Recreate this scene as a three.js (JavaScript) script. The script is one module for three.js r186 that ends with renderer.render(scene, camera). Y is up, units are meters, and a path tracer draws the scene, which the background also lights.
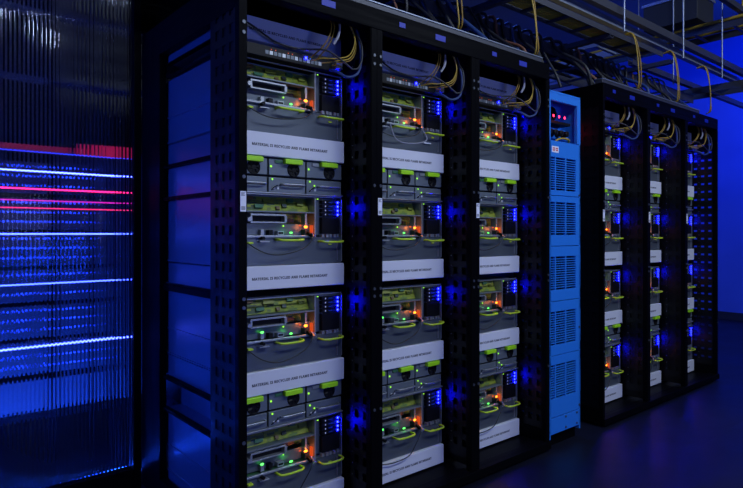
import * as THREE from 'three';
import { RoundedBoxGeometry } from 'three/addons/geometries/RoundedBoxGeometry.js';
import { mergeGeometries } from 'three/addons/utils/BufferGeometryUtils.js';
import { RectAreaLightUniformsLib } from 'three/addons/lights/RectAreaLightUniformsLib.js';

RectAreaLightUniformsLib.init();
const V = (x, y, z) => new THREE.Vector3(x, y, z);
const scene = new THREE.Scene();

// ------------------------------------------------------------------ camera
// rack row runs along +x, fronts of the racks in the plane z = 0, floor y = 0
const F = 588, PX = 371.5, PY = 233.5, W = 743, H = 488;
const camera = new THREE.PerspectiveCamera(2 * Math.atan(H / 2 / F) * 180 / Math.PI, W / H, 0.05, 60);
camera.position.set(-0.979, 1.18, 1.82);
camera.lookAt(-0.979 + 0.645, 1.18, 1.82 - 0.764);
camera.setViewOffset(W, H, 0, H / 2 - PY, W, H);
scene.add(camera);

const renderer = new THREE.WebGLRenderer({ antialias: true });
renderer.toneMapping = THREE.LinearToneMapping;
renderer.toneMappingExposure = 1.0;
renderer.shadowMap.enabled = true;
scene.background = new THREE.Color(0x000000);

// ------------------------------------------------------------------ helpers
let seed = 20240611;
const rnd = () => { seed = (seed * 1664525 + 1013904223) % 4294967296; return seed / 4294967296; };
const rr = (a, b) => a + (b - a) * rnd();
const taken = {};
function numbered(n) {
  const k = taken[n] || 0; taken[n] = k + 1;
  return k ? `${n}_${String(k).padStart(3, '0')}` : n;
}
const cache = new Map();
function G(key, fn) { if (!cache.has(key)) cache.set(key, fn()); return cache.get(key); }
function box(w, h, d) { return G(`b${w.toFixed(4)},${h.toFixed(4)},${d.toFixed(4)}`, () => new THREE.BoxGeometry(w, h, d)); }
function rbox(w, h, d, r = 0.002) { return G(`r${w.toFixed(4)},${h.toFixed(4)},${d.toFixed(4)},${r}`, () => new RoundedBoxGeometry(w, h, d, 1, r)); }
function mesh(name, geo, mat, parent, x = 0, y = 0, z = 0) {
  const m = new THREE.Mesh(geo, mat); m.name = name; m.position.set(x, y, z);
  m.castShadow = m.receiveShadow = true; parent.add(m); return m;
}
// a box given by its limits
function bb(name, x0, x1, y0, y1, z0, z1, mat, parent, r = 0) {
  const w = x1 - x0, h = y1 - y0, d = z1 - z0;
  return mesh(name, r ? rbox(w, h, d, r) : box(w, h, d), mat, parent, (x0 + x1) / 2, (y0 + y1) / 2, (z0 + z1) / 2);
}
function gbox(x0, x1, y0, y1, z0, z1) {
  return new THREE.BoxGeometry(x1 - x0, y1 - y0, z1 - z0).translate((x0 + x1) / 2, (y0 + y1) / 2, (z0 + z1) / 2);
}
function tag(o, label, category, group, kind) {
  o.userData.label = label; o.userData.category = category;
  if (group) o.userData.group = group;
  if (kind) o.userData.kind = kind;
  return o;
}
function thing(name, label, category, pos = [0, 0, 0], group) {
  const g = new THREE.Group(); g.name = numbered(name); g.position.set(...pos); scene.add(g);
  return tag(g, label, category, group);
}
function struct(name, m) { m.name = name; m.userData.kind = 'structure'; return m; }
function tube(pts, r, seg = 24, rad = 6) {
  const c = new THREE.CatmullRomCurve3(pts.map(p => Array.isArray(p) ? V(...p) : p), false, 'centripetal');
  return new THREE.TubeGeometry(c, seg, r, rad, false);
}

// ------------------------------------------------------------------ textures
function hash2(x, y, s) { let h = Math.imul(x, 374761393) + Math.imul(y, 668265263) + Math.imul(s, 974634721); h = Math.imul(h ^ (h >>> 13), 1274126177); return ((h ^ (h >>> 16)) >>> 0) / 4294967296; }
function vnoise(x, y, per, s) {
  const xi = Math.floor(x), yi = Math.floor(y), fx = x - xi, fy = y - yi, u = fx * fx * (3 - 2 * fx), v = fy * fy * (3 - 2 * fy);
  const m = k => ((k % per) + per) % per;
  const a = hash2(m(xi), m(yi), s), b = hash2(m(xi + 1), m(yi), s), c = hash2(m(xi), m(yi + 1), s), d = hash2(m(xi + 1), m(yi + 1), s);
  return a + (b - a) * u + (c - a) * v + (a - b - c + d) * u * v;
}
function noiseTex(n, f, lo, hi, stretch = 1, s = 1) {
  const d = new Uint8Array(n * n * 4);
  for (let y = 0; y < n; y++) for (let x = 0; x < n; x++) {
    let v = 0, a = 0.5, k = f;
    for (let o = 0; o < 4; o++) { v += a * vnoise(x / n * k, y / n * k * stretch, 4096, s + o); a *= 0.5; k *= 2; }
    const q = Math.round(255 * Math.min(1, Math.max(0, lo + (hi - lo) * v)));
    d.set([q, q, q, 255], (y * n + x) * 4);
  }
  const t = new THREE.DataTexture(d, n, n); t.wrapS = t.wrapT = THREE.RepeatWrapping; t.magFilter = THREE.LinearFilter; t.minFilter = THREE.LinearFilter; t.needsUpdate = true;
  return t;
}
const roughFine = noiseTex(256, 8, 0.45, 0.9, 1, 3);
const roughFloor = noiseTex(512, 6, 0.55, 1.0, 1, 9); roughFloor.repeat.set(5, 4);
const brushed = noiseTex(256, 4, 0.6, 1.0, 24, 5);
const wallTone = noiseTex(512, 5, 0.82, 1.06, 1, 21); wallTone.colorSpace = THREE.SRGBColorSpace;

// label panels: the printed words
function printTexture() {
  const c = document.createElement('canvas'); c.width = 2048; c.height = 350;
  const g = c.getContext('2d');
  g.fillStyle = '#d6d6dc'; g.fillRect(0, 0, 2048, 350);
  g.fillStyle = g.strokeStyle = '#14151c'; g.lineWidth = 2.5; g.font = 'bold 58px sans-serif'; g.textBaseline = 'middle';
  const s = 'MATERIAL IS RECYCLED AND FLAME RETARDANT', w = g.measureText(s).width;
  g.save(); g.translate(378, 188); g.scale(1345 / w, 1); g.fillText(s, 0, 0); g.strokeText(s, 0, 0); g.restore();
  const t = new THREE.CanvasTexture(c); t.colorSpace = THREE.SRGBColorSpace; return t;
}
// printed circuit board: solder mask, copper pours, printed outlines
function boardTexture() {
  const c = document.createElement('canvas'); c.width = 512; c.height = 128;
  const g = c.getContext('2d');
  g.fillStyle = '#9c9c22'; g.fillRect(0, 0, 512, 128);
  const tones = ['#949a22', '#a09f24', '#80882c', '#aca228', '#7c7a38', '#74823a', '#a6a41e'];
  for (let i = 0; i < 70; i++) { g.fillStyle = tones[Math.floor(rnd() * tones.length)]; g.fillRect(rnd() * 512, rnd() * 128, 12 + rnd() * 80, 4 + rnd() * 20); }
  g.fillStyle = '#5a6040'; for (let i = 0; i < 14; i++) g.fillRect(rnd() * 190, rnd() * 128, 20 + rnd() * 50, 8 + rnd() * 24);
  g.strokeStyle = '#c8c468'; g.lineWidth = 1;
  for (let i = 0; i < 60; i++) { const x = rnd() * 512, y = rnd() * 128; g.beginPath(); g.moveTo(x, y); g.lineTo(x + rr(-60, 60), y); g.stroke(); }
  const t = new THREE.CanvasTexture(c); t.colorSpace = THREE.SRGBColorSpace; return t;
}
// small paper tag on a rack post
function tagTexture() {
  const c = document.createElement('canvas'); c.width = 64; c.height = 160;
  const g = c.getContext('2d');
  g.fillStyle = '#e8e8ee'; g.fillRect(0, 0, 64, 160);
  g.fillStyle = '#3a3c46';
  for (let i = 0; i < 5; i++) g.fillRect(8, 10 + i * 6, 48 - (i % 3) * 8, 3);
  for (let i = 0; i < 14; i++) g.fillRect(10 + i * 3.2, 118, 1.6, 30);
  const t = new THREE.CanvasTexture(c); t.colorSpace = THREE.SRGBColorSpace; return t;
}
function warningTexture() {
  const c = document.createElement('canvas'); c.width = 128; c.height = 80;
  const g = c.getContext('2d');
  g.fillStyle = '#f0eef2'; g.fillRect(0, 0, 128, 80);
  g.fillStyle = '#c4202c';
  for (const x of [16, 72]) { g.fillRect(x, 18, 40, 44); g.clearRect(x + 12, 30, 16, 18); g.fillStyle = '#f0eef2'; g.fillRect(x + 12, 30, 16, 18); g.fillStyle = '#c4202c'; }
  const t = new THREE.CanvasTexture(c); t.colorSpace = THREE.SRGBColorSpace; return t;
}

// ------------------------------------------------------------------ materials
const S = (r, g, b, rough, metal = 0, more = {}) => { const m = new THREE.MeshStandardMaterial({ roughness: rough, metalness: metal, ...more }); m.color.setRGB(r, g, b); return m; };
const P = (r, g, b, rough, metal = 0, more = {}) => { const m = new THREE.MeshPhysicalMaterial({ roughness: rough, metalness: metal, ...more }); m.color.setRGB(r, g, b); return m; };
const E = (r, g, b, base = [0.02, 0.02, 0.02]) => { const m = S(...base, 0.4); m.emissive.setRGB(r, g, b); return m; };
const M = {
  black: P(0.0022, 0.0022, 0.003, 0.65, 0, { roughnessMap: roughFine, specularIntensity: 0.05 }),
  blackGloss: P(0.0015, 0.0015, 0.002, 0.44, 0, { specularIntensity: 0.5 }),
  blackPlastic: P(0.003, 0.003, 0.004, 0.5, 0, { specularIntensity: 0.4 }),
  steel: S(0.42, 0.44, 0.47, 0.5, 0.85, { roughnessMap: brushed }),
  zinc: S(0.15, 0.175, 0.20, 0.5, 0.4),
  sheet: S(0.13, 0.15, 0.175, 0.42, 0.5, { roughnessMap: brushed }),
  sheetSide: S(0.14, 0.16, 0.22, 0.30, 0.6),
  bright: S(0.40, 0.42, 0.46, 0.35, 0.7),
  white: S(0.66, 0.67, 0.72, 0.55),
  print: new THREE.MeshStandardMaterial({ map: printTexture(), roughness: 0.55 }),
  board: new THREE.MeshStandardMaterial({ map: boardTexture(), roughness: 0.6 }),
  pcb: S(0.03, 0.12, 0.05, 0.5),
  chipA: S(0.02, 0.02, 0.025, 0.4), chipB: S(0.22, 0.11, 0.04, 0.5), chipC: S(0.05, 0.15, 0.07, 0.5), chipD: S(0.28, 0.26, 0.03, 0.5),
  lime: S(0.38, 0.78, 0.012, 0.42),
  limeDark: S(0.50, 0.68, 0.02, 0.45),
  clear: P(0.9, 0.95, 0.95, 0.05, 0, { transmission: 1, thickness: 0, ior: 1.3 }),
  yellow: S(0.44, 0.28, 0.02, 0.5),
  yellowDeep: S(0.30, 0.17, 0.012, 0.55),
  paleCable: S(0.28, 0.28, 0.32, 0.5),
  navyCable: S(0.02, 0.05, 0.16, 0.5),
  blackCable: S(0.012, 0.012, 0.014, 0.5),
  rustCable: S(0.16, 0.06, 0.03, 0.6),
  azure: S(0.02, 0.20, 0.68, 0.42),
  azureDark: S(0.01, 0.05, 0.20, 0.5),
  floor: P(0.003, 0.004, 0.012, 0.6, 0, { roughnessMap: roughFloor }),
  ceiling: S(0.20, 0.22, 0.27, 0.9),
  wallBlue: S(0.05, 0.12, 0.62, 0.85, 0, { map: wallTone }),
  wallGrey: S(0.20, 0.24, 0.33, 0.9, 0, { map: wallTone }),
  wallDark: S(0.03, 0.03, 0.04, 0.9),
  trim: S(0.010, 0.014, 0.03, 0.6),
  sticker: S(0.003, 0.016, 0.34, 0.5),
  paper: new THREE.MeshStandardMaterial({ map: tagTexture(), roughness: 0.7 }),
  warning: new THREE.MeshStandardMaterial({ map: warningTexture(), roughness: 0.6 }),
  bolt: S(0.10, 0.11, 0.13, 0.4, 0.6),
  strut: S(0.22, 0.25, 0.32, 0.4, 0.5),
  rearDark: S(0.03, 0.03, 0.033, 0.55),
  trayMetal: S(0.045, 0.047, 0.06, 0.45, 0.3),
  ductDark: S(0.015, 0.017, 0.02, 0.7),
  ribbed: P(0.80, 0.86, 1.0, 0.06, 0, { transmission: 1, thickness: 0.01, ior: 1.45, specularIntensity: 0.35 }),
  ledBlue: E(0.30, 0.42, 420), ledBlueDim: E(0.02, 0.12, 0.7), ledRow: E(0.05, 0.22, 3.6), ledDot: E(0.22, 0.26, 0.5),
  ledGreen: E(0.3, 3.2, 0.35), ledLime: E(0.45, 1.3, 0.06), ledOrange: E(5.5, 1.1, 0.06), ledAmber: E(0.6, 0.06, 0.006),
  ledRed: E(5, 0.12, 0.45),
};

// ------------------------------------------------------------------ lamps
// a lamp = a glowing panel in a housing, and an area light just in front of it
function lampPanel(name, label, category, pos, w, h, target, color, intensity, glow, group) {
  const g = thing(name, label, category, pos, group);
  g.lookAt(V(...target));                      // +z of the group looks at the target
  mesh('housing', rbox(w + 0.05, h + 0.05, 0.05, 0.008), M.zinc, g, 0, 0, -0.032);
  const e = E(...glow); mesh('diffuser_light', box(w, h, 0.006), e, g, 0, 0, -0.004);
  const l = new THREE.RectAreaLight(new THREE.Color().setRGB(...color), intensity, w, h);
  l.position.set(0, 0, 0.01); l.rotation.y = Math.PI;   // RectAreaLight shines along its own -z
  g.add(l);
  return g;
}
const COOL = [0.66, 0.78, 1.0], BLUE = [0.010, 0.075, 1.0];
for (const [i, x] of [-0.1, 1.7, 3.5].entries())
  lampPanel('ceiling_lamp', ['white linear ceiling lamp over the aisle by the ribbed panel', 'white linear ceiling lamp over the aisle before the third bay', 'white linear ceiling lamp over the aisle before the far racks'][i], 'lamp',
    [x, 3.74, 2.9], 1.3, 0.4, [x, 0.9, 0.0], COOL, 24, [1.2, 1.3, 1.4]);
lampPanel('blue_flood_lamp', 'blue flood lamp on the ceiling before the blue end wall', 'lamp', [6.1, 3.7, 0.2], 1.6, 0.6, [7.9, 1.2, -1.0], BLUE, 28, [0.05, 0.3, 3]);
lampPanel('blue_flood_lamp', 'blue flood lamp on the ceiling behind the rack row', 'lamp', [2.4, 3.75, -2.3], 2.4, 0.4, [2.6, 1.5, -2.3], [0.06, 0.16, 1.0], 10, [0.05, 0.3, 3]);
lampPanel('blue_wall_lamp', 'blue lamp on the side wall facing the open rack side', 'lamp', [-3.2, 1.7, -0.45], 0.4, 1.4, [0, 1.2, -0.45], BLUE, 62, [0.05, 0.3, 3]);

lampPanel('wall_lamp', 'white square lamp on the wall across the aisle from the racks', 'lamp', [1.6, 1.35, 4.1], 1.4, 0.6, [1.6, 1.6, 0], COOL, 2.2, [1.2, 1.3, 1.4]);
lampPanel('blue_wall_lamp', 'blue lamp low on the wall across the aisle from the racks', 'lamp', [0.8, 0.9, 4.1], 1.6, 0.5, [0.8, 1.4, 0], BLUE, 9.5, [0.05, 0.3, 3]);

// ------------------------------------------------------------------ the room
const X0 = -3.4, X1 = 8.0, Z0 = -3.2, Z1 = 4.2, CY = 3.9, T = 0.15;
struct('floor', bb('floor', X0 - T, X1 + T, -T, 0, Z0 - T, Z1 + T, M.floor, scene));
struct('ceiling', bb('ceiling', X0 - T, X1 + T, CY, CY + T, Z0 - T, Z1 + T, M.ceiling, scene));
struct('wall_back', bb('wall_back', X0 - T, X1 + T, 0, CY, Z0 - T, Z0, M.wallGrey, scene));
struct('wall_front', bb('wall_front', X0 - T, X1 + T, 0, CY, Z1, Z1 + T, M.wallDark, scene));
struct('wall_left', bb('wall_left', X0 - T, X0, 0, CY, Z0, Z1, M.wallDark, scene));
struct('wall_right', bb('wall_right', X1, X1 + T, 0, CY, Z0, Z1, M.wallBlue, scene));
struct('trim_1', bb('trim_1', -0.035, 0.5, 2.12, CY, -1.0, -0.96, M.black, scene));
struct('baseboard_right', bb('baseboard_right', X1 - 0.02, X1, 0, 0.10, Z0, Z1, M.trim, scene));

// ------------------------------------------------------------------ rack frames
const RH = 2.10, PITCH = 0.62, OPEN = 0.554, POST = 0.033, DEPTH = 0.95, FZ = -0.168;
// perforated upright: a thin plate in the y-z plane with three columns of slots
function perforated(z0, z1, y0, y1, thick) {
  const w = z1 - z0, sh = new THREE.Shape();
  sh.moveTo(0, y0); sh.lineTo(w, y0); sh.lineTo(w, y1); sh.lineTo(0, y1); sh.closePath();
  const cols = [0.2, 0.45, 0.70];
  for (let y = y0 + 0.05; y < y1 - 0.06; y += 0.064) for (const c of cols) {
    const hx = w * c, hw = 0.026, hh = 0.034, p = new THREE.Path();
    p.moveTo(hx, y); p.lineTo(hx, y + hh); p.lineTo(hx + hw, y + hh); p.lineTo(hx + hw, y); p.closePath(); sh.holes.push(p);
  }
  const g = new THREE.ExtrudeGeometry(sh, { depth: thick, bevelEnabled: false });
  g.rotateY(-Math.PI / 2); // x->z, extrude -> -x
  return g.translate(thick, 0, z0);
}
const perfGeo = perforated(-0.225, -0.006, 0.10, RH - 0.07, 0.003);
const boltGeo = new THREE.CylinderGeometry(0.0065, 0.0065, 0.005, 8).rotateX(Math.PI / 2);
function rivets() {
  const a = [];
  for (let y = 0.16; y < 1.95; y += 0.048) a.push(new THREE.SphereGeometry(0.0032, 6, 4).translate(0, y, 0));
  return mergeGeometries(a);
}
const rivetGeo = rivets();
function rackFrame(x0, pitch, label, POST) {
  const f = thing('rack_frame', label, 'rack frame', [x0, 0, 0]);
  const open = pitch - 2 * POST, right = 2 * pitch + open + POST, left = -POST;
  // cross beams and plates
  bb('top_beam', left, right, RH - 0.085, RH, -0.05, 0, M.black, f, 0.003);
  bb('top_plate', left, right, RH - 0.03, RH - 0.004, -DEPTH + 0.01, -0.05, M.black, f);
  bb('rear_beam', left, right, RH - 0.085, RH, -DEPTH, -DEPTH + 0.05, M.black, f, 0.003);
  bb('base_beam', left, right, 0.012, 0.052, -0.06, 0.012, M.black, f, 0.003);
  bb('base_plate', left, right, 0.018, 0.044, -DEPTH, -0.06, M.black, f);
  for (let b = 0; b < 3; b++) {
    const l = b * pitch, r = l + open;
    // front flanges of the posts: narrow channels standing proud
    bb('post', l - POST, l - 0.003, 0.052, RH - 0.085, -0.03, 0, M.black, f, 0.002);
    bb('post', r + 0.003, r + POST, 0.052, RH - 0.085, -0.03, 0, M.black, f, 0.002);
    bb('post_lip', l - 0.0035, l, 0.052, RH - 0.085, -0.03, -0.004, M.black, f);
    bb('post_lip', r, r + 0.0035, 0.052, RH - 0.085, -0.03, -0.004, M.black, f);
    mesh('perforated_upright', perfGeo, M.blackGloss, f, l - 0.020, 0, 0);
    mesh('perforated_upright', perfGeo, M.blackGloss, f, r + 0.017, 0, 0);
    if (b < 2) bb('web', r + POST - 0.002, r + POST + 0.002, 0.06, RH - 0.09, -0.64, -0.032, M.blackPlastic, f);
    const rv = mesh('rivet', rivetGeo, M.bolt, f, r + 0.016, 0, -0.14); rv.userData.kind = 'stuff';
    // rear posts, side rails on which the trays rest
    bb('rear_post', l - POST, l - 0.004, 0.044, RH - 0.03, -DEPTH, -0.73, M.black, f);
    bb('rear_post', r + 0.004, r + POST, 0.044, RH - 0.03, -DEPTH, -0.73, M.black, f);
    for (const y of [0.06, 0.571, 0.974, 1.487, 1.868, 1.925]) {
      bb('rail', l - 0.016, l + 0.0055, y - 0.016, y - 0.011, -0.7, -0.2, M.black, f);
      bb('rail', r - 0.0055, r + 0.016, y - 0.016, y - 0.011, -0.7, -0.2, M.black, f);
    }
    if (b === 0) for (const [y0, y1] of [[1.462, 1.476], [1.322, 1.338], [0.934, 0.962], [0.548, 0.562], [0.41, 0.424]]) bb('side_rail', l - 0.016, l + 0.004, y0, y1, -0.73, -0.225, M.black, f);
    for (const y of [1.905, 1.87, 1.375, 0.955, 0.925, 0.462])
      for (const x of [l - 0.015, r + 0.018]) mesh('bolt', boltGeo, M.bolt, f, x, y, 0.001);
    const pt = bb('paper_tag', l - 0.028, l - 0.006, 1.255, 1.325, 0, 0.0012, M.paper, f); pt.userData.label = 'white paper tag on the post';
    // blue plates on the top beam
    bb('blue_plate', l + 0.09, l + 0.125, RH - 0.048, RH - 0.028, 0, 0.002, M.sticker, f);
    bb('blue_plate', l + 0.31, l + 0.375, RH - 0.055, RH - 0.03, 0, 0.002, M.sticker, f);
  }
  // end sides
  for (const [x, s] of [[left, 1], [right, -1]]) {
    bb('side_beam', Math.min(x, x + s * 0.028), Math.max(x, x + s * 0.028), RH - 0.14, RH - 0.03, -0.73, -0.03, M.black, f);
    bb('side_beam', Math.min(x, x + s * 0.028), Math.max(x, x + s * 0.028), 0.044, 0.11, -0.73, -0.03, M.black, f);
  }
  mesh('perforated_upright', perfGeo, M.blackGloss, f, left + 0.001, 0, 0);
  mesh('perforated_upright', perfGeo, M.blackGloss, f, right - 0.004, 0.02, 0);
  bb('web', left + 0.007, left + 0.009, 0.10, RH - 0.08, -0.205, -0.032, M.blackPlastic, f);
  // castors
  for (const cx of [left + 0.05, right - 0.05]) for (const cz of [-0.06, -DEPTH + 0.08]) {
    const c = mesh('castor', G('castor', () => mergeGeometries([
      new THREE.CylinderGeometry(0.022, 0.022, 0.022, 16).rotateZ(Math.PI / 2).translate(0, 0.022, 0),
      new THREE.BoxGeometry(0.032, 0.014, 0.03).translate(0, 0.036, 0)].map(q => q.toNonIndexed()))), M.blackPlastic, f, cx, 0, cz);
    c.scale.set(1, 0.5, 1);
  }
  return f;
}
const T2 = 2.423, PITCH2 = 0.605;
rackFrame(0, PITCH, 'black steel three-bay rack frame standing between ribbed panel and blue cabinet', POST);
rackFrame(T2, PITCH2, 'black steel three-bay rack frame on castors near the blue end wall', 0.025);

// ------------------------------------------------------------------ bays
const BAYS = [
  [0, 'bay beside the ribbed panel'], [PITCH, 'middle bay of the rack beside the ribbed panel'], [2 * PITCH, 'bay just before the blue cabinet'],
  [T2, 'bay just beyond the blue cabinet'], [T2 + PITCH2, 'middle bay of the rack by the end wall'], [T2 + 2 * PITCH2, 'last bay by the blue end wall'],
];
const EQW = 0.54;
const shortBay = ['bay beside ribbed panel', 'middle bay nearer ribbed panel', 'bay just before blue cabinet', 'bay just beyond blue cabinet', 'middle bay nearer end wall', 'last bay by end wall'];
const LEVELS = [['topmost', 1.478], ['second', 0.964], ['third', 0.561], ['lowest', 0.05]];

const handleU = (w, d, r) => G(`h${w},${d},${r}`, () => tube([[-w / 2, 0, 0], [-w / 2, 0, d * 0.8], [-w / 2 + 0.008, -0.002, d], [w / 2 - 0.008, -0.002, d], [w / 2, 0, d * 0.8], [w / 2, 0, 0]], r, 28, 8));
const ledGeo = (r) => G('led' + r, () => new THREE.CylinderGeometry(r, r, 0.0012, 12).rotateX(Math.PI / 2));
function pointGlow(parent, x, y, z, color, power, radius) {
  const l = new THREE.PointLight(new THREE.Color().setRGB(...color), power, 0, 2);
  l.position.set(x, y, z); l.castShadow = true; l.shadow.radius = radius; parent.add(l); return l;
}

function serverTray(bx, y, bay, lev) {
  const g = thing('server_tray', `${LEVELS[lev][0]} open server tray with green handles in ${shortBay[bay]}`, 'server', [bx + 0.007, y + 0.093, FZ + 0.013], 'open server trays in the racks');
  // local: x 0..0.54, y 0..0.277, z 0 = face of the white panel, -z inward
  const q = -0.093;
  bb('chassis', 0, EQW, 0.006, 0.277, -0.77, -0.15, M.sheetSide, g);
  if (bay === 0) for (const fy of [0.002, 0.112]) bb('side_flange', -0.005, 0, fy, fy + 0.005, -0.72, -0.10, M.sheetSide, g);
  bb('floor_sheet', 0.002, EQW - 0.002, 0, 0.006, -0.72, -0.03, M.sheet, g);
  bb('front_sheet', 0.002, EQW - 0.002, 0.006, 0.198 + q, -0.036, -0.03, M.sheet, g);
  bb('deck', 0.002, EQW - 0.002, 0.195 + q, 0.2 + q, -0.15, -0.03, M.zinc, g);
  bb('lid', 0, EQW, 0.362 + q, 0.37 + q, -0.15, -0.085, M.zinc, g, 0.002);
  bb('lid_edge', 0.003, EQW - 0.004, 0.366 + q, 0.370 + q, -0.034, -0.028, M.bright, g);
  bb('side_sheet', 0, 0.003, 0.006, 0.362 + q, -0.15, -0.03, M.sheetSide, g);
  bb('side_sheet', EQW - 0.004, EQW, 0.006, 0.362 + q, -0.15, -0.028, M.bright, g);
  bb('front_lip', 0.003, 0.398, 0.2 + q, 0.209 + q, -0.03, -0.018, M.bright, g, 0.002);
  bb('divider', 0.395, 0.401, 0.2 + q, 0.362 + q, -0.15, -0.024, M.bright, g);
  // flange on the right of the front sheet
  bb('flange', 0.512, 0.515, 0.01, 0.09, -0.03, -0.026, M.bright, g);
  // upper left: board behind a clear duct cover
  const bd = mesh('circuit_board', box(0.30, 0.062, 0.003), M.board, g, 0.242, 0.333 + q, -0.075); bd.rotation.x = -0.42;
  const parts = [[0.12, 0.02, 'chipB', 0.030], [0.16, -0.015, 'chipC', 0.035], [0.21, 0.01, 'chipD', 0.05], [0.27, -0.01, 'chipA', 0.02], [0.31, 0.015, 'chipC', 0.03], [0.355, 0.0, 'chipD', 0.03], [0.24, -0.02, 'chipB', 0.015]];
  for (const [x, yy, m, w] of parts) { const c = mesh('component', box(w, 0.014, 0.010), M[m], bd, x - 0.242 + rr(-0.006, 0.006), yy, 0.006); }
  bb('duct_cover', 0.085, 0.393, 0.304 + q, 0.358 + q, -0.0405, -0.04, M.clear, g);
  bb('cover_frame', 0.085, 0.395, 0.298 + q, 0.304 + q, -0.06, -0.026, M.zinc, g, 0.001);
  bb('cover_frame', 0.003, 0.085, 0.298 + q, 0.362 + q, -0.05, -0.036, M.sheet, g);
  // expansion slot bracket
  const sl = bb('slot_bracket', 0.104, 0.262, 0.285 + q, 0.292 + q, -0.06, -0.028, M.bright, g, 0.001);
  bb('slot_bracket', 0.104, 0.262, 0.256 + q, 0.262 + q, -0.06, -0.028, M.bright, g, 0.001);
  bb('slot_bracket', 0.104, 0.112, 0.262 + q, 0.285 + q, -0.06, -0.028, M.bright, g, 0.001);
  bb('slot_bracket', 0.252, 0.264, 0.262 + q, 0.285 + q, -0.06, -0.024, M.bright, g, 0.001);
  bb('slot', 0.112, 0.252, 0.262 + q, 0.285 + q, -0.075, -0.05, M.blackPlastic, g);
  bb('riser_board', 0.266, 0.39, 0.255 + q, 0.296 + q, -0.10, -0.095, M.board, g);
  bb('riser_chip', 0.27, 0.33, 0.262 + q, 0.276 + q, -0.094, -0.08, M.chipA, g);
  bb('bracket_post', 0.352, 0.362, 0.252 + q, 0.298 + q, -0.06, -0.03, M.bright, g);
  mesh('knob', G('knob', () => new THREE.CylinderGeometry(0.008, 0.009, 0.03, 14).rotateX(Math.PI / 2)), M.bright, g, 0.093, 0.27 + q, -0.03);
  // port strip
  bb('port_plate', 0.003, 0.395, 0.209 + q, 0.254 + q, -0.06, -0.055, M.sheet, g);
  bb('port_board', 0.1, 0.395, 0.2 + q, 0.203 + q, -0.09, -0.031, M.pcb, g);
  bb('jack', 0.152, 0.166, 0.21 + q, 0.232 + q, -0.055, -0.035, M.bright, g);
  bb('jack', 0.186, 0.204, 0.21 + q, 0.230 + q, -0.055, -0.033, M.blackPlastic, g);
  bb('jack', 0.226, 0.254, 0.21 + q, 0.226 + q, -0.055, -0.033, M.bright, g);
  bb('jack_hole', 0.229, 0.251, 0.214 + q, 0.222 + q, -0.0335, -0.0325, M.blackPlastic, g);
  bb('port', 0.35, 0.372, 0.21 + q, 0.232 + q, -0.055, -0.026, M.chipA, g);
  // indicator lamps
  const big = lev === 3 ? 1.25 : 1;
  mesh('led_green', ledGeo(0.0045), M.ledGreen, g, 0.284, 0.219 + q, -0.028).scale.set(1.5 * big, 0.8, 0.7);
  mesh('led_green', ledGeo(0.0035), M.ledLime, g, 0.262, 0.246 + q, -0.05);
  if (lev >= 2) mesh('led_green', ledGeo(0.005), M.ledGreen, g, 0.16, 0.236 + q, -0.04).scale.set(1.6, 0.8, 0.7);
  mesh('led_orange', ledGeo(0.006), M.ledOrange, g, 0.356, 0.243 + q, -0.03).scale.set(1.5, 0.9, 0.7);
  mesh('led_orange', ledGeo(0.0045), M.ledAmber, g, 0.332, 0.248 + q, -0.036).scale.set(1.4, 0.8, 0.7);
  bb('led_bar', 0.388, 0.392, 0.212 + q, 0.25 + q, -0.05, -0.032, M.ledAmber, g);
  pointGlow(g, 0.36, 0.243 + q, -0.012, [1, 0.22, 0.02], 0.005, 0.3);
  pointGlow(g, 0.285, 0.222 + q, -0.012, [0.1, 1, 0.15], 0.001, 0.3);
  // drive cage
  bb('drive_cage', 0.401, EQW - 0.004, 0.209 + q, 0.362 + q, -0.15, -0.05, M.sheet, g);
  for (let k = 0; k < 4; k++) {
    const y1 = 0.347 - k * 0.0172 + q;
    mesh('led_blue', ledGeo(0.0035), M.ledBlueDim, g, 0.412, y1 + 0.002, -0.048).scale.set(1.8, 1, 0.6);
    bb('drive_tray', 0.437, 0.529, y1 - 0.0072, y1 + 0.0072, -0.05, -0.030, M.blackPlastic, g, 0.001);
    mesh('led_dot', ledGeo(0.0026), M.ledDot, g, 0.454, y1, -0.0288).scale.set(1, 1.4, 0.6);
    bb('drive_latch', 0.47, 0.49, y1 - 0.002, y1 + 0.002, -0.031, -0.029, M.azureDark, g);
    mesh('led_blue', G('dome', () => new THREE.SphereGeometry(0.0036, 10, 8)), M.ledBlue, g, 0.517, y1, -0.0285).scale.set(1.1, 1.2, 0.7);
  }
  bb('drive_block', 0.437, 0.528, 0.215 + q, 0.283 + q, -0.05, -0.03, M.blackPlastic, g, 0.001);
  for (let k = 0; k < 5; k++) bb('connector', 0.434 + k * 0.019, 0.446 + k * 0.019, 0.2 + q, 0.213 + q, -0.045, -0.026 + (k % 2) * 0.004, M.bright, g);
  pointGlow(g, 0.512, 0.322 + q, -0.015, [0.01, 0.05, 1], 0.002, 0.3);
  mesh('led_green', ledGeo(0.003), M.ledLime, g, 0.412, 0.358 + q, -0.026).scale.set(1.6, 0.7, 0.7);
  // pull handles
  const h1 = mesh('handle', handleU(0.112, 0.036, 0.0048), M.limeDark, g, 0.27, 0.192 + q, -0.03);
  const h2 = mesh('handle', handleU(0.108, 0.034, 0.0046), M.limeDark, g, 0.472, 0.184 + q, -0.03);
  bb('latch', 0.086, 0.108, 0.176 + q, 0.184 + q, -0.03, -0.012, M.limeDark, g, 0.002);
  bb('latch', 0.468, 0.482, 0.168 + q, 0.173 + q, -0.03, -0.024, M.limeDark, g);
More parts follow.
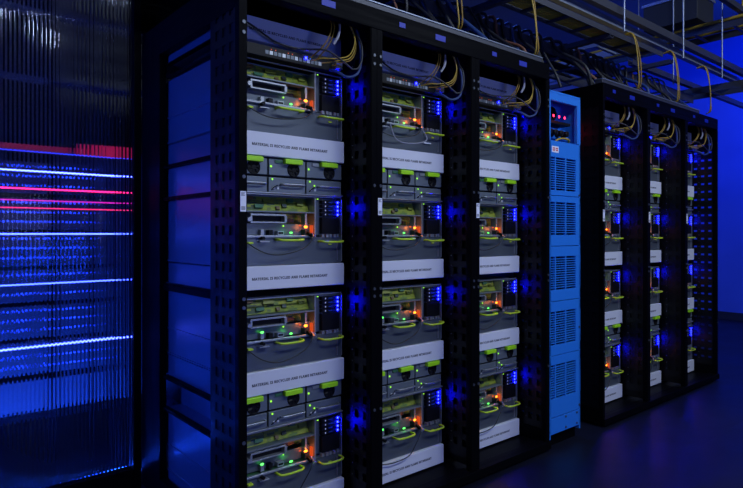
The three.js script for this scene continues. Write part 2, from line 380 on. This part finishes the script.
  const k1 = mesh('thumb_screw', G('ts', () => new THREE.CylinderGeometry(0.007, 0.007, 0.022, 12).rotateX(Math.PI / 2)), M.blackPlastic, g, 0.146, 0.198 + q, -0.012);
  bb('screw_plate', 0.134, 0.175, 0.182 + q, 0.187 + q, -0.03, -0.008, M.bright, g, 0.001);
  // plug and hanging lead
  const pl = mesh('plug', rbox(0.014, 0.018, 0.034, 0.003), M.bright, g, 0.378, 0.203 + q, -0.012); pl.rotation.x = 0.5; pl.rotation.z = -0.5;
  mesh('plug', rbox(0.012, 0.014, 0.03, 0.003), M.blackPlastic, g, 0.362, 0.214 + q, -0.012).rotation.x = 0.4;
  const low = [0.145, 0.135, 0.118, 0.105][lev] + rr(-0.008, 0.008) + q, mid = lev === 3 ? 0.29 : 0.21;
  const end = lev === 3 ? [0.12, 0.098 + q, 0.002] : [0.085, 0.178 + q, -0.012];
  mesh('lead', tube([[0.372, 0.205 + q, -0.006], [0.362, 0.19 + q, 0.004], [0.33, (0.165 + q + low) / 2 + 0.012, 0.006], [mid, low, 0.006], [(mid + end[0]) / 2 - 0.01, (low + end[1]) / 2 - 0.01, 0.005], end], 0.0024, 32, 6), lev === 3 ? M.blackCable : M.blackCable, g);
  if (bay === 1 && lev === 0) mesh('lead', tube([[0.37, 0.205 + q, -0.004], [0.40, 0.15 + q, 0.008], [0.30, 0.12 + q, 0.01], [0.2, 0.13 + q, 0.01], [0.17, 0.2 + q, 0]], 0.003, 30, 6), M.paleCable, g);
  if (bay === 1 && lev === 0) bb('tape', 0.41, 0.46, 0.135 + q, 0.142 + q, -0.03, -0.022, M.white, g, 0.002);
  return g;
}

function printedPanel(bx, y, bay, lev, top) {
  const lab = top ? `shaded printed white panel at the top of ${shortBay[bay]}` : `white printed panel under the ${LEVELS[lev][0]} server tray, ${shortBay[bay]}`;
  const g = thing('printed_panel', lab, 'panel', [bx + 0.006, y, FZ + (top ? -0.02 : 0)], 'printed white panels in the racks');
  bb('panel', 0, 0.542, 0, 0.091, -0.034, -0.001, M.white, g, 0.003);
  const f = mesh('printed_face', G('face', () => new THREE.PlaneGeometry(0.536, 0.086)), M.print, g, 0.271, 0.0455, -0.0004);
  bb('tray_body', 0.001, 0.541, 0.002, 0.089, -0.77, -0.036, M.sheetSide, g);
  return g;
}

function powerShelf(bx, y, bay, which) {
  const g = thing('power_shelf', `${which ? 'lower' : 'upper'} power supply shelf with green tabs in ${shortBay[bay]}`, 'power supply', [bx + 0.007, y, FZ - 0.012], 'power supply shelves in the racks');
  const h = 0.139;
  if (which) bb('shelf_body', 0.06, EQW - 0.06, 0, h, -0.77, -0.03, M.sheetSide, g); else bb('shelf_body', 0, EQW, 0, h, -0.77, -0.03, M.sheetSide, g);
  bb('shelf_back', 0.002, EQW - 0.002, 0.002, h - 0.002, -0.03, -0.022, M.blackPlastic, g);
  bb('shelf_edge', 0, EQW, 0, 0.005, -0.022, 0.004, M.bright, g, 0.001);
  const cols = [[0.004, 0.176], [0.183, 0.352], [0.359, 0.536]];
  cols.forEach(([a, b], i) => {
    // upper module
    const u = new THREE.Group(); u.name = 'power_module'; u.position.set(a, 0.072, 0); g.add(u);
    const w = b - a;
    bb('module_face', 0, w, 0, h - 0.074, -0.02, -0.002, M.zinc, u, 0.002);
    bb('pull_tab', 0.062, 0.144, 0.046, 0.066, -0.002, 0.02, M.lime, u, 0.003);
    bb('side_tab', 0.026, 0.058, 0.048, 0.06, -0.002, 0.002, i === 2 ? M.bright : M.pcb, u);
    mesh('fan', G('fan', fanGeo), M.blackPlastic, u, 0.112, 0.026, -0.001);
    mesh('led_lime', ledGeo(0.0042), M.ledLime, u, 0.008, 0.034, 0);
    // lower module
    const d = new THREE.Group(); d.name = 'power_module'; d.position.set(a, 0.006, 0); g.add(d);
    bb('module_face', 0, w, 0, 0.058, -0.02, -0.004, M.zinc, d, 0.002);
    mesh('led_lime', ledGeo(0.0038), M.ledLime, d, 0.014, 0.05, 0);
    mesh('bar_handle', G('barh', () => tube([[0, 0, 0], [0.003, 0, 0.016], [0.014, 0, 0.019], [0.095, 0, 0.019], [0.106, 0, 0.016], [0.109, 0, 0]], 0.0035, 24, 6)), M.bright, d, 0.052, 0.032, -0.005);
    bb('module_gap', 0.05, w - 0.004, 0.026, 0.029, -0.005, -0.0035, M.blackPlastic, d);
    for (const x of [0.018, 0.036]) bb('mark', x, x + 0.008, 0.012, 0.02, -0.005, -0.001, M.white, d);
    if (i === 2) mesh('led_lime', ledGeo(0.0035), M.ledLime, d, 0.036, 0.034, 0);
    mesh('latch', G('clip' , () => tube([[0, 0, 0], [0.008, 0.012, 0.012], [0.02, 0.018, 0.012], [0.03, 0.02, 0]], 0.002, 12, 5)), M.blackPlastic, d, 0.012, 0.008, -0.004);
  });
  return g;
}
function fanGeo() {
  const a = [new THREE.TorusGeometry(0.026, 0.003, 6, 24), new THREE.CylinderGeometry(0.010, 0.010, 0.005, 14).rotateX(Math.PI / 2), new THREE.CylinderGeometry(0.026, 0.026, 0.001, 24).rotateX(Math.PI / 2)];
  for (let k = 0; k < 7; k++) a.push(new THREE.BoxGeometry(0.008, 0.017, 0.0015).rotateY(0.6).translate(0, 0.017, 0.001).rotateZ(k * Math.PI * 2 / 7));
  return mergeGeometries(a.map(q => q.toNonIndexed()));
}

function networkSwitch(bx, bay) {
  const g = thing('network_switch', `slim black network switch at the top of ${shortBay[bay]}`, 'switch', [bx + 0.03, 1.856, FZ + 0.01], 'network switches in the racks');
  bb('switch_body', 0, 0.48, 0, 0.044, -0.36, 0, M.blackPlastic, g, 0.002);
  for (let k = 0; k < 14; k++) bb('port', 0.13 + k * 0.019, 0.144 + k * 0.019, 0.012, 0.026, -0.002, 0.001, k % 3 === 1 ? M.bright : M.sheet, g);
  for (const k of [1, 2, 5, 6]) mesh('led_amber', ledGeo(0.0022), M.ledAmber, g, 0.137 + k * 0.019, 0.032, 0.001);
  mesh('led_blue', ledGeo(0.005), M.ledBlue, g, 0.315, 0.03, 0.002);
  mesh('led_blue', ledGeo(0.0028), M.ledBlueDim, g, 0.335, 0.03, 0.002);
  bb('ear', -0.022, 0, 0.004, 0.04, -0.004, 0, M.black, g);
  bb('ear', 0.48, 0.502, 0.004, 0.04, -0.004, 0, M.black, g);
  const c = bb('junction', 0.445, 0.478, 0.006, 0.036, 0, 0.03, M.sheet, g, 0.002);
  return g;
}

BAYS.forEach(([bx], bay) => {
  LEVELS.forEach(([, y], lev) => { printedPanel(bx, y, bay, lev); serverTray(bx, y, bay, lev); });
  powerShelf(bx, 1.336, bay, 0);
  powerShelf(bx, 0.421, bay, 1);
  printedPanel(bx, 1.921, bay, 0, true);
  networkSwitch(bx, bay);
});

// patch cables looping at the top right of every bay, each one a cable of its own
BAYS.forEach(([bx], bay) => {
  const r = bx + OPEN - (bay > 2 ? 0.02 : 0.004), wob = () => rr(-0.003, 0.003);
  const add = (pts, rad, mat, label, name = 'patch_cable') => { const m = mesh(numbered(name), tube(pts, rad, 36, 6), mat, scene); tag(m, label, 'cable', 'patch cables at the bay tops'); };
  const where = shortBay[bay];
  for (let k = 0; k < 3; k++) {
    const px = bx + 0.36 + k * 0.05;
    add([[r - 0.075 + k * 0.012, 2.065, -0.10], [r - 0.055 + k * 0.011, 2.02, -0.06 - k * 0.008], [r - 0.033 + k * 0.010, 1.965 - k * 0.010, -0.058 - k * 0.008], [r - 0.058 + k * 0.010, 1.905 - k * 0.008 + wob(), -0.063 - k * 0.008], [r - 0.11, 1.884 - k * 0.008, -0.078 - k * 0.008], [px + 0.02, 1.878 - k * 0.006, -0.10 - k * 0.004], [px, 1.874, -0.138]], 0.0028, k === 2 ? M.yellowDeep : M.yellow,
      `yellow patch cable curling down to the switch in ${where}`);
  }
  for (let k = 0; k < 2; k++) add([[r - 0.115 - k * 0.014, 2.065, -0.11], [r - 0.12 - k * 0.014, 2.01, -0.08], [r - 0.135 - k * 0.016, 1.955, -0.08], [r - 0.15 - k * 0.02, 1.92, -0.095], [r - 0.165 - k * 0.03, 1.885, -0.138]], 0.003, M.yellowDeep, `${k ? 'shorter' : 'longer'} thin yellow strand falling straight to the switch, ${where}`, 'patch_cable');
  add([[r - 0.10, 2.065, -0.075], [r - 0.105, 2.01, -0.066], [r - 0.12, 1.965, -0.055], [r - 0.14, 1.93, -0.06]], 0.006, M.paleCable, `pale sheathed cable end hanging at the top of ${where}`, 'patch_cable');
  add([[r - 0.012, 2.065, -0.10], [r - 0.008, 1.98, -0.062], [r - 0.010, 1.90, -0.045], [r - 0.03, 1.83, -0.045], [r - 0.07, 1.812, -0.06], [r - 0.10, 1.835, -0.09], [r - 0.105, 1.85, -0.13]], 0.006, M.navyCable, `dark blue coiled cable at the top of ${where}`, 'patch_cable');
  add([[r - 0.02, 2.06, -0.078], [r - 0.021, 2.0, -0.064], [r - 0.022, 1.95, -0.030], [r - 0.03, 1.87, -0.02], [r - 0.06, 1.835, -0.025], [r - 0.10, 1.865, -0.045], [r - 0.16, 1.905, -0.075], [r - 0.24, 1.912, -0.145], [r - 0.34, 1.925, -0.165], [r - 0.45, 1.968, -0.165], [r - 0.515, 1.988, -0.170]], 0.004, M.blackCable, `black cable lying across the top panel of ${where}`, 'patch_cable');
});

// ------------------------------------------------------------------ blue cabinet
{
  const x0 = 1.835, x1 = 2.15, g = thing('battery_cabinet', 'tall bright blue cabinet with louvred grilles between the black racks', 'cabinet', [x0, 0, -0.006]);
  const w = x1 - x0, D = 0.9, fr = 0.035;
  bb('side_panel', 0, 0.012, 0.05, 1.965, -D, 0, M.azure, g, 0.002);
  bb('side_panel', w - 0.012, w, 0.05, 1.965, -D, 0, M.azure, g, 0.002);
  bb('back_panel', 0.012, w - 0.012, 0.05, 1.965, -D, -D + 0.01, M.azure, g);
  bb('top_panel', 0, w, 1.955, 1.967, -D, 0, M.azure, g, 0.002);
  bb('base', 0.01, w - 0.01, 0.0, 0.072, -D + 0.02, -0.03, M.black, g);
  bb('header', 0.012, w - 0.012, 1.913, 1.955, -0.02, 0, M.azure, g, 0.002);
  bb('jamb', w - fr, w, 1.694, 1.915, -0.02, 0.0005, M.azure, g, 0.002);
  // recessed control compartment
  bb('compartment_back', 0.012, w - 0.012, 1.68, 1.955, -0.13, -0.12, M.azure, g);
  bb('compartment_floor', 0.012, w - 0.012, 1.68, 1.69, -0.12, -0.02, M.azure, g);
  const cp = bb('control_plate', 0.012, w - 0.06, 1.716, 1.772, -0.12, -0.045, M.azure, g, 0.003);
  bb('control_shelf', 0.012, w - 0.05, 1.80, 1.815, -0.12, -0.035, M.blackPlastic, g);
  for (let k = 0; k < 4; k++) mesh('led_red', ledGeo(0.008), M.ledRed, g, 0.03 + k * 0.056, 1.840, -0.03);
  pointGlow(g, 0.16, 1.838, -0.02, [1, 0.02, 0.10], 0.004, 0.4);
  for (let k = 0; k < 4; k++) {
    const kn = mesh('knob', G('bigknob', () => new THREE.LatheGeometry([[0, 0.035], [0.014, 0.035], [0.017, 0.030], [0.018, 0.006], [0.024, 0.003], [0.024, 0]].map(a => new THREE.Vector2(...a)), 18).rotateX(Math.PI / 2)), M.blackPlastic, g, 0.03 + k * 0.056, 1.745, -0.045);
    mesh('pointer', box(0.004, 0.026, 0.006), M.chipA, kn, 0, 0, 0.036);
  }
  mesh('fan', G('cfan', () => fanGeo().clone().scale(1.4, 1.4, 1.4)), M.blackPlastic, g, 0.21, 1.88, -0.118);
  // front door panels and grilles
  const rows = [[1.602, 1.42], [1.354, 1.172], [1.052, 0.867], [0.748, 0.562], [0.454, 0.267]];
  const seams = [1.694, 1.39, 1.11, 0.805, 0.505, 0.165];
  const gl = 0.012, gr = w - 0.052;
  rows.forEach(([t, b], i) => {
    const top = seams[i] - 0.0015, bot = seams[i + 1] + 0.0015;
    const d = new THREE.Group(); d.name = 'door_panel'; d.position.set(0, bot, 0); g.add(d);
    const L = (nm, a0, a1, y0, y1, z0 = -0.018, z1 = 0) => bb(nm, a0, a1, y0 - bot, y1 - bot, z0, z1, M.azure, d);
    bb('frame', 0, w, t - bot, top - bot, -0.018, 0, M.azure, d, 0.0015);
    bb('frame', 0, w, 0, b - bot, -0.018, 0, M.azure, d, 0.0015);
    L('frame', 0, gl, b, t); L('frame', gr, w, b, t);
    L('mullion', 0.055, 0.064, b, t, -0.016, -0.001); L('mullion', 0.158, 0.168, b, t, -0.016, -0.001);
    const n = 14, st = (t - b) / n;
    for (let k = 1; k < n; k++) { const s = L('slat', gl, gr, b + k * st - 0.002, b + k * st + 0.002, -0.014, -0.0015); s.rotation.x = 0; }
    bb('backing', gl, gr, b - bot, t - bot, -0.11, -0.10, M.blackPlastic, d);
  });
  const kick = bb('kick_panel', 0, w, 0.074, 0.163, -0.018, 0, M.azure, g, 0.0015);
  for (const [a, y] of [[0.16, 0.15], [0.275, 0.15], [0.16, 0.09], [0.275, 0.09], [0.30, 0.19], [0.30, 0.64], [0.30, 1.40]]) mesh('bolt', boltGeo, M.bolt, g, a, y, 0.001);
  const ri = new THREE.Group(); ri.name = 'side_indicator'; ri.position.set(w, 1.79, -0.22); g.add(ri); ri.userData.label = 'red glowing indicator on the cabinet side';
  bb('indicator_case', 0, 0.05, 0, 0.10, -0.06, 0, M.blackPlastic, ri, 0.004);
  bb('led_lens', 0.05, 0.054, 0.02, 0.08, -0.05, -0.01, M.ledRed, ri, 0.002);
  pointGlow(ri, 0.07, 0.05, -0.02, [1, 0.01, 0.06], 0.003, 0.5);
  const wl = bb('warning_label', 0.022, 0.088, 1.628, 1.662, 0, 0.001, M.warning, g); wl.userData.label = 'white label with two red symbols';
  const pc = mesh(numbered('patch_cable'), tube([[x0 + 0.10, 1.698, -0.035], [x0 + 0.13, 1.712, -0.03], [x0 + 0.19, 1.72, -0.03], [x0 + 0.24, 1.715, -0.035], [x0 + 0.265, 1.699, -0.06]], 0.006, 24, 6), M.yellow, scene);
  tag(pc, 'yellow cable curled in the blue cabinet under the black knobs', 'cable');
}
// ------------------------------------------------------------------ ribbed translucent panel and the lights behind it
{
  const px0 = -1.35, px1 = -0.072, y0 = 0.10, y1 = 3.4, z = -0.97;
  const g = thing('ribbed_panel', 'clear ribbed plastic partition with red and blue light behind it', 'partition', [0, 0, z]);
  // solid sheet with vertical ribs: a ripple along x on the front
  const n = 400, per = 0.016, pos = [], idx = [];
  for (let i = 0; i <= n; i++) {
    const x = px0 + (px1 - px0) * i / n, d = 0.0021 * Math.cos(2 * Math.PI * x / per);
    pos.push(x, y0, 0.004 + d, x, y1, 0.004 + d, x, y0, -0.004, x, y1, -0.004);
    if (i < n) { const a = i * 4, b = a + 4; idx.push(a, b, a + 1, b, b + 1, a + 1, a + 2, a + 3, b + 2, b + 2, a + 3, b + 3, a + 1, b + 1, a + 3, b + 1, b + 3, a + 3, a, a + 2, b, b, a + 2, b + 2); }
  }
  idx.push(0, 1, 2, 1, 3, 2); { const a = n * 4; idx.push(a, a + 2, a + 1, a + 1, a + 2, a + 3); }
  const geo = new THREE.BufferGeometry(); geo.setAttribute('position', new THREE.Float32BufferAttribute(pos, 3)); geo.setIndex(idx);
  const flat = geo.toNonIndexed(); flat.computeVertexNormals();
  mesh('ribbed_sheet', flat, M.ribbed, g);
  bb('frame_stile', px1, px1 + 0.035, 0, y1 + 0.06, -0.025, 0.025, M.black, g, 0.003);
  bb('frame_stile', px0 - 0.035, px0, 0, y1 + 0.06, -0.025, 0.025, M.black, g, 0.003);
  bb('frame_rail', px0, px1, 0, y0, -0.025, 0.025, M.black, g, 0.003);
  bb('frame_rail', px0, px1, y1, y1 + 0.06, -0.025, 0.025, M.black, g, 0.003);
}
{
  // dark equipment rack standing behind the ribbed panel
  const zs = -1.16, zf = -1.49, fx0 = -1.5, fx1 = 0.9;
  const fr = thing('rear_rack', 'dark equipment rack glimpsed behind the ribbed panel', 'rack', [0, 0, zf]);
  for (const x of [fx0, -0.125, fx1]) bb('post', x - 0.02, x + 0.02, 0, 3.3, -0.5, -0.01, M.black, fr);
  bb('top_plate', fx0 - 0.02, fx1 + 0.02, 3.3, 3.33, -0.5, -0.01, M.black, fr);
  bb('back_plate', fx0, fx1, 0.29, 1.62, -0.5, -0.48, M.rearDark, fr);
  bb('upper_plate', fx0, fx1, 1.62, 3.3, -0.5, -0.48, M.rearDark, fr);
  for (const y of [1.95, 2.3, 2.62]) bb('cross_bar', fx0 + 0.02, fx1 - 0.02, y, y + 0.03, -0.06, -0.03, M.rearDark, fr);
  bb('bottom_plate', fx0 + 0.02, -0.145, 0.25, 0.285, -0.5, -0.01, M.black, fr);
  bb('blank_plate', -0.10, fx1 - 0.025, 0.29, 1.62, -0.03, -0.012, M.rearDark, fr);
  const dot = (r) => new THREE.SphereGeometry(r, 6, 4);
  const ys = [1.46, 1.28, 1.10, 0.92, 0.74, 0.56, 0.37];
  const desc = ['topmost', 'second', 'third', 'fourth', 'fifth', 'sixth', 'lowest'];
  ys.forEach((y, i) => {
    const s = thing('rear_server', `${desc[i]} dark server with rows of tiny blue lights behind ribbed panel`, 'server', [0, y, zf], 'servers behind the ribbed panel');
    bb('case', fx0 + 0.03, -0.15, -0.08, 0.08, -0.45, -0.012, M.rearDark, s, 0.003);
    if (i < 6) for (let r = 0; r < 3; r++) {
      const a = []; for (let x = fx0 + 0.08; x < -0.155; x += 0.0178) if (rnd() < 0.85) a.push(dot(0.0042).translate(x, 0.055 - r * 0.048 + rr(-0.002, 0.002), -0.010));
      mesh('led_row', mergeGeometries(a), M.ledRow, s).userData.kind = 'stuff';
    }
  });
  // two slim stands carry the light strips
  for (const x of [-1.46, 0.0]) {
    const st = thing('strip_stand', x < 0 ? 'slim black stand carrying the light strips, away from the racks' : 'slim black stand carrying the light strips behind the rack row', 'stand', [x, 0, zs]);
    bb('stand_post', -0.015, 0.015, 0.012, 1.75, -0.02, 0, M.black, st); bb('stand_foot', -0.06, 0.06, 0, 0.012, -0.1, 0.06, M.black, st);
  }
  lampPanel('blue_floor_lamp', 'blue lamp bar on the floor behind the ribbed panel', 'lamp', [-0.6, 0.045, -1.08], 1.2, 0.05, [-0.6, 1.9, -1.45], BLUE, 300, [0.05, 0.3, 3]);
  // long glowing strips crossing the whole width
  const xL = -1.4, xR = -0.03, strips = [
    [1.60, 1.545, -0.20, xR, [0.30, 0.006, 0.05], 'wide dim red'], [1.575, 1.55, xL, -0.24, [0.12, 0.004, 0.03], 'faint dark red'],
    [1.547, 1.543, xL, xR, [0.04, 0.08, 1.6], 'thin blue'],
    [1.461, 1.455, xL, xR, [0.7, 1.0, 10], 'brilliant blue white'],
    [1.382, 1.376, xL, xR, [3.2, 0.05, 0.45], 'bright red'],
    [1.330, 1.325, xL, xR, [1.1, 0.02, 0.6], 'magenta'],
    [1.296, 1.291, xL, xR, [1.6, 0.04, 0.2], 'thin red'],
    [1.181, 1.175, xL, xR, [0.4, 0.65, 8], 'brilliant blue'],
    [0.957, 0.952, xL, xR, [0.35, 0.6, 8], 'clear blue'],
    [0.678, 0.671, xL, xR, [0.6, 0.9, 10], 'lowest brilliant blue'],
  ];
  for (const [t, b, xa, xb, c, name] of strips) {
    const m = mesh(numbered('led_strip'), rbox(xb - xa, t - b, 0.008, 0.002), E(...c), scene, (xa + xb) / 2, (t + b) / 2, zs + 0.008);
    const mx = Math.max(...c); if (mx > 3) {
      const l = new THREE.RectAreaLight(new THREE.Color().setRGB(c[0] / mx, c[1] / mx, c[2] / mx), mx * 0.4, xb - xa, t - b);
      l.position.set((xa + xb) / 2, (t + b) / 2, zs + 0.014); l.rotation.y = Math.PI; scene.add(l);
    }
    tag(m, `${name} strip of light running level behind the ribbed panel`, 'light strip', 'light strips behind the ribbed panel');
  }
}

// ------------------------------------------------------------------ overhead: trays, struts, ducts, cables
function ladderTray(name, label, axis, a0, a1, c, y, w, railH, rungStep, matRail, matRung) {
  const g = thing(name, label, 'cable tray');
  const B = (nm, p0, p1, q0, q1, y0, y1, m) => axis === 'x' ? bb(nm, p0, p1, y0, y1, q0, q1, m, g) : bb(nm, q0, q1, y0, y1, p0, p1, m, g);
  B('rail', a0, a1, c - w / 2 - 0.006, c - w / 2, y, y + railH, matRail);
  B('rail', a0, a1, c + w / 2, c + w / 2 + 0.006, y, y + railH, matRail);
  for (let a = a0 + rungStep / 2; a < a1; a += rungStep) B('rung', a - 0.012, a + 0.012, c - w / 2, c + w / 2, y, y + 0.012, matRung);
  return g;
}
ladderTray('cable_tray', 'long cable tray full of yellow cables above the rack fronts', 'x', -0.6, 3.35, -0.14, 2.45, 0.15, 0.035, 0.26, M.trayMetal, M.trayMetal);
for (let k = 0; k < 7; k++) {
  const z = -0.193 + k * 0.0175, pts = [];
  for (let x = -0.58; x <= 3.3; x += 0.32) pts.push([x, 2.4705 + rr(0, 0.003), z + rr(-0.001, 0.001)]);
  tag(mesh(numbered('yellow_cable'), tube(pts, 0.0075, 90, 6), M.yellow, scene), 'yellow cable lying along the tray above the rack fronts', 'cable', 'yellow cables in the long tray');
}
ladderTray('cable_tray', 'wide dark cable tray running along above the rack tops', 'x', -0.6, 4.7, -0.55, 2.36, 0.34, 0.07, 0.3, M.trayMetal, M.trayMetal);
ladderTray('cable_tray', 'dark cross tray beyond the rack end near the blue wall', 'z', -2.8, 1.4, 4.86, 2.45, 0.22, 0.06, 0.3, M.trayMetal, M.trayMetal);
ladderTray('cable_tray', 'high cross tray edged with a yellow cable near the end wall', 'z', -2.8, 1.4, 4.55, 2.88, 0.28, 0.06, 0.3, M.trayMetal, M.trayMetal);
for (let k = 0; k < 2; k++) tag(mesh(numbered('yellow_cable'), tube([[4.40 + k * 0.26, 2.95, -2.6], [4.402 + k * 0.26, 2.952, -1.2], [4.40 + k * 0.26, 2.95, 0], [4.402 + k * 0.26, 2.95, 1.3]], 0.014, 40, 6), M.yellow, scene), k ? 'yellow cable along the far edge of the high cross tray' : 'yellow cable along the near edge of the high cross tray', 'cable');
for (let k = 0; k < 3; k++) tag(mesh(numbered('yellow_cable'), tube([[4.69, 2.965, -0.75 + k * 0.3], [4.70, 2.98, -0.68 + k * 0.3], [4.72, 3.08, -0.6 + k * 0.3], [4.72, 3.4, -0.58 + k * 0.3], [4.72, CY, -0.58 + k * 0.3]], 0.012, 30, 6), M.yellow, scene), 'yellow cable rising from the high cross tray to the ceiling', 'cable', 'yellow cables rising to the ceiling');
// strut channels
function strut(label, x0, x1, y, z, h = 0.045, axis = 'x', mat = M.trayMetal) {
  const g = thing('strut_channel', label, 'strut');
  const B = (nm, y0, y1, z0, z1) => axis === 'x' ? bb(nm, x0, x1, y0, y1, z0, z1, mat, g) : bb(nm, z0, z1, y0, y1, x0, x1, mat, g);
  B('web', y, y + 0.005, z - 0.02, z + 0.02); B('flange', y + 0.005, y + h, z - 0.02, z - 0.016); B('flange', y + 0.005, y + h, z + 0.016, z + 0.02);
  return g;
}
strut('bright double strut channel running above the yellow cable tray', 0.0, 4.95, 2.53, -0.10, 0.045, 'x', M.strut);
strut('dull strut channel parallel to the bright double strut', 0.0, 4.95, 2.57, -0.03, 0.05, 'x', M.trayMetal);
strut('long strut channel high over the aisle side of the racks', 1.6, 5.4, 2.98, 0.10);
ladderTray('cable_tray', 'pale ladder tray running behind the racks under the ceiling', 'x', 0.2, 6.4, -1.25, 2.52, 0.4, 0.06, 0.22, M.strut, M.strut);
ladderTray('cable_tray', 'upper ladder tray crossing behind the blue cabinet', 'z', -3.0, -0.3, 3.3, 2.581, 0.3, 0.05, 0.22, M.strut, M.strut);
strut('far strut channel low above the end of the rack row', 3.6, 6.2, 2.52, -0.42);
strut('strut channel crossing above the third bay', -1.4, -0.06, 2.4315, 1.62, 0.03, 'z', M.trayMetal);
strut('strut channel crossing above the blue cabinet', -1.4, -0.06, 2.4315, 2.62, 0.03, 'z', M.trayMetal);
strut('strut channel crossing above the middle bay', -1.4, -0.06, 2.4315, 0.72, 0.03, 'z', M.trayMetal);
strut('strut channel crossing above the far racks', -1.4, -0.06, 2.4315, 3.5, 0.03, 'z', M.trayMetal);
// threaded hanger rods
[[0.72, 0.02], [1.62, 0.02], [2.62, 0.02], [3.5, 0.02], [4.3, 0.0], [4.22, -0.35], [4.72, 0.25], [4.75, -0.9]].forEach(([x, z], i) => {
  tag(mesh(numbered('hanger_rod'), new THREE.CylinderGeometry(0.006, 0.006, CY - 2.45, 8), M.strut, scene, x, (CY + 2.45) / 2, z), 'thin threaded hanger rod holding the overhead trays', 'rod', 'hanger rods under the ceiling');
});
// duct box
{
  const g = thing('duct_box', 'dark rectangular air duct box hanging above the far racks', 'duct', [4.25, 2.975, -0.62]);
  bb('box', 0, 0.35, 0, 0.22, 0, 0.45, M.ductDark, g, 0.005);
  bb('flange', -0.012, 0.362, 0.205, 0.232, -0.012, 0.462, M.strut, g, 0.003);
  bb('hanger_strap', 0.06, 0.09, 0.232, CY - 2.975, 0.2, 0.204, M.strut, g);
  bb('hanger_strap', 0.26, 0.29, 0.232, CY - 2.975, 0.2, 0.204, M.strut, g);
}
// air ducts and pipes on the back wall
[[1.9, 'wide', 0.10], [2.25, 'slim', 0.05], [4.1, 'wide', 0.09], [4.45, 'slim', 0.05], [6.3, 'slim', 0.06]].forEach(([x, w, r], i) => {
  const g = thing('wall_pipe', ['wide vertical pipe on the back wall above the middle bay', 'slim vertical pipe on the back wall beside the wide pipe', 'wide vertical pipe on the back wall behind the blue cabinet', 'slim vertical pipe on the back wall behind the far racks', 'slim vertical pipe on the back wall near the end wall'][i], 'pipe', [x, 0, Z0 + r + 0.03]);
  mesh('pipe', new THREE.CylinderGeometry(r, r, CY - 0.02, 20), M.zinc, g, 0, CY / 2, 0);
  for (const y of [1.2, 2.9, 3.4]) mesh('clamp', new THREE.TorusGeometry(r + 0.004, 0.01, 6, 20).rotateX(Math.PI / 2), M.strut, g, 0, y, 0);
});
// grey raceways lying on the rack tops
for (const [x0, x1, label] of [[-0.02, 1.80, 'grey metal raceway along the top front of the rack beside the ribbed panel'], [T2 + 0.02, T2 + 1.5, 'grey metal raceway along the top front of the far rack']]) {
  const g = thing('raceway', label, 'raceway', [x0, RH, -0.03]);
  bb('channel', 0, x1 - x0, 0.0, 0.034, -0.05, 0, M.trayMetal, g, 0.003);
  bb('cover', -0.002, x1 - x0 + 0.002, 0.034, 0.040, -0.053, 0.003, M.strut, g, 0.001);
}
// black and brown cables draped between trays and rack tops
for (let k = 0; k < 46; k++) {
  const x = -0.3 + k * 0.095 + rr(-0.012, 0.012), dx = 0.14 + 0.16 * Math.sin(k * 0.45), zt = rr(-0.66, -0.44), zb = rr(-0.33, -0.12);
  const m = k % 9 === 4 ? M.rustCable : k % 7 === 3 ? M.navyCable : M.blackCable;
  const y0 = rr(2.38, 2.46);
  tag(mesh(numbered('draped_cable'), tube([[x, 2.405, zt], [x + dx * 0.15, 2.452, (zt - 0.38) / 2], [x + dx * 0.3, 2.462, -0.375], [x + dx * 0.45, y0 - 0.06, Math.min(-0.345, zb - 0.03)], [x + dx * 0.7, RH + rr(0.06, 0.16), zb], [x + dx, RH + 0.008, zb + rr(-0.04, 0.02)]], rr(0.006, 0.012), 28, 6), m, scene),
    m === M.rustCable ? 'brown cable draped from tray to rack top' : m === M.navyCable ? 'dark blue cable draped from tray to rack top' : 'black cable draped from tray to rack top', 'cable', m === M.rustCable ? 'brown draped cables' : m === M.navyCable ? 'dark blue draped cables' : 'black draped cables');
}
for (let k = 0; k < 9; k++) {
  const pts = []; const z = -0.69 + k * 0.034, x0 = rr(-0.5, 1.5);
  for (let x = x0; x < x0 + 3; x += 0.4) pts.push([x, 2.384 + rr(0, 0.006), z + rr(-0.005, 0.005)]);
  tag(mesh(numbered('tray_cable'), tube(pts, 0.011, 60, 6), M.blackCable, scene), 'black cable lying in the wide dark tray above the racks', 'cable', 'black cables in the wide tray');
}
// yellow drops into the rack tops
BAYS.forEach(([bx], bay) => {
  const xr = bx + (bay > 2 ? 0.50 : 0.51);
  for (let k = 0; k < 2; k++) {
    const o = k * 0.02;
    tag(mesh(numbered('drop_cable'), tube([[xr - 0.06 + o, 2.51, -0.11], [xr - 0.055 + o, 2.518, -0.06], [xr - 0.05 + o + rr(-0.004, 0.004), 2.47, -0.035], [xr - 0.03 + o, 2.28, -0.02 + rr(-0.01, 0.01)], [xr - 0.01 + o, 2.16, -0.03], [xr + o, RH + 0.045, -0.05 - o]], 0.0042, 28, 6), k ? M.yellowDeep : M.yellow, scene),
      `${k ? 'deep amber' : 'bright yellow'} cable dropping from the tray onto ${shortBay[bay]}`, 'cable', 'yellow drops to the rack tops');
  }
});

renderer.render(scene, camera);
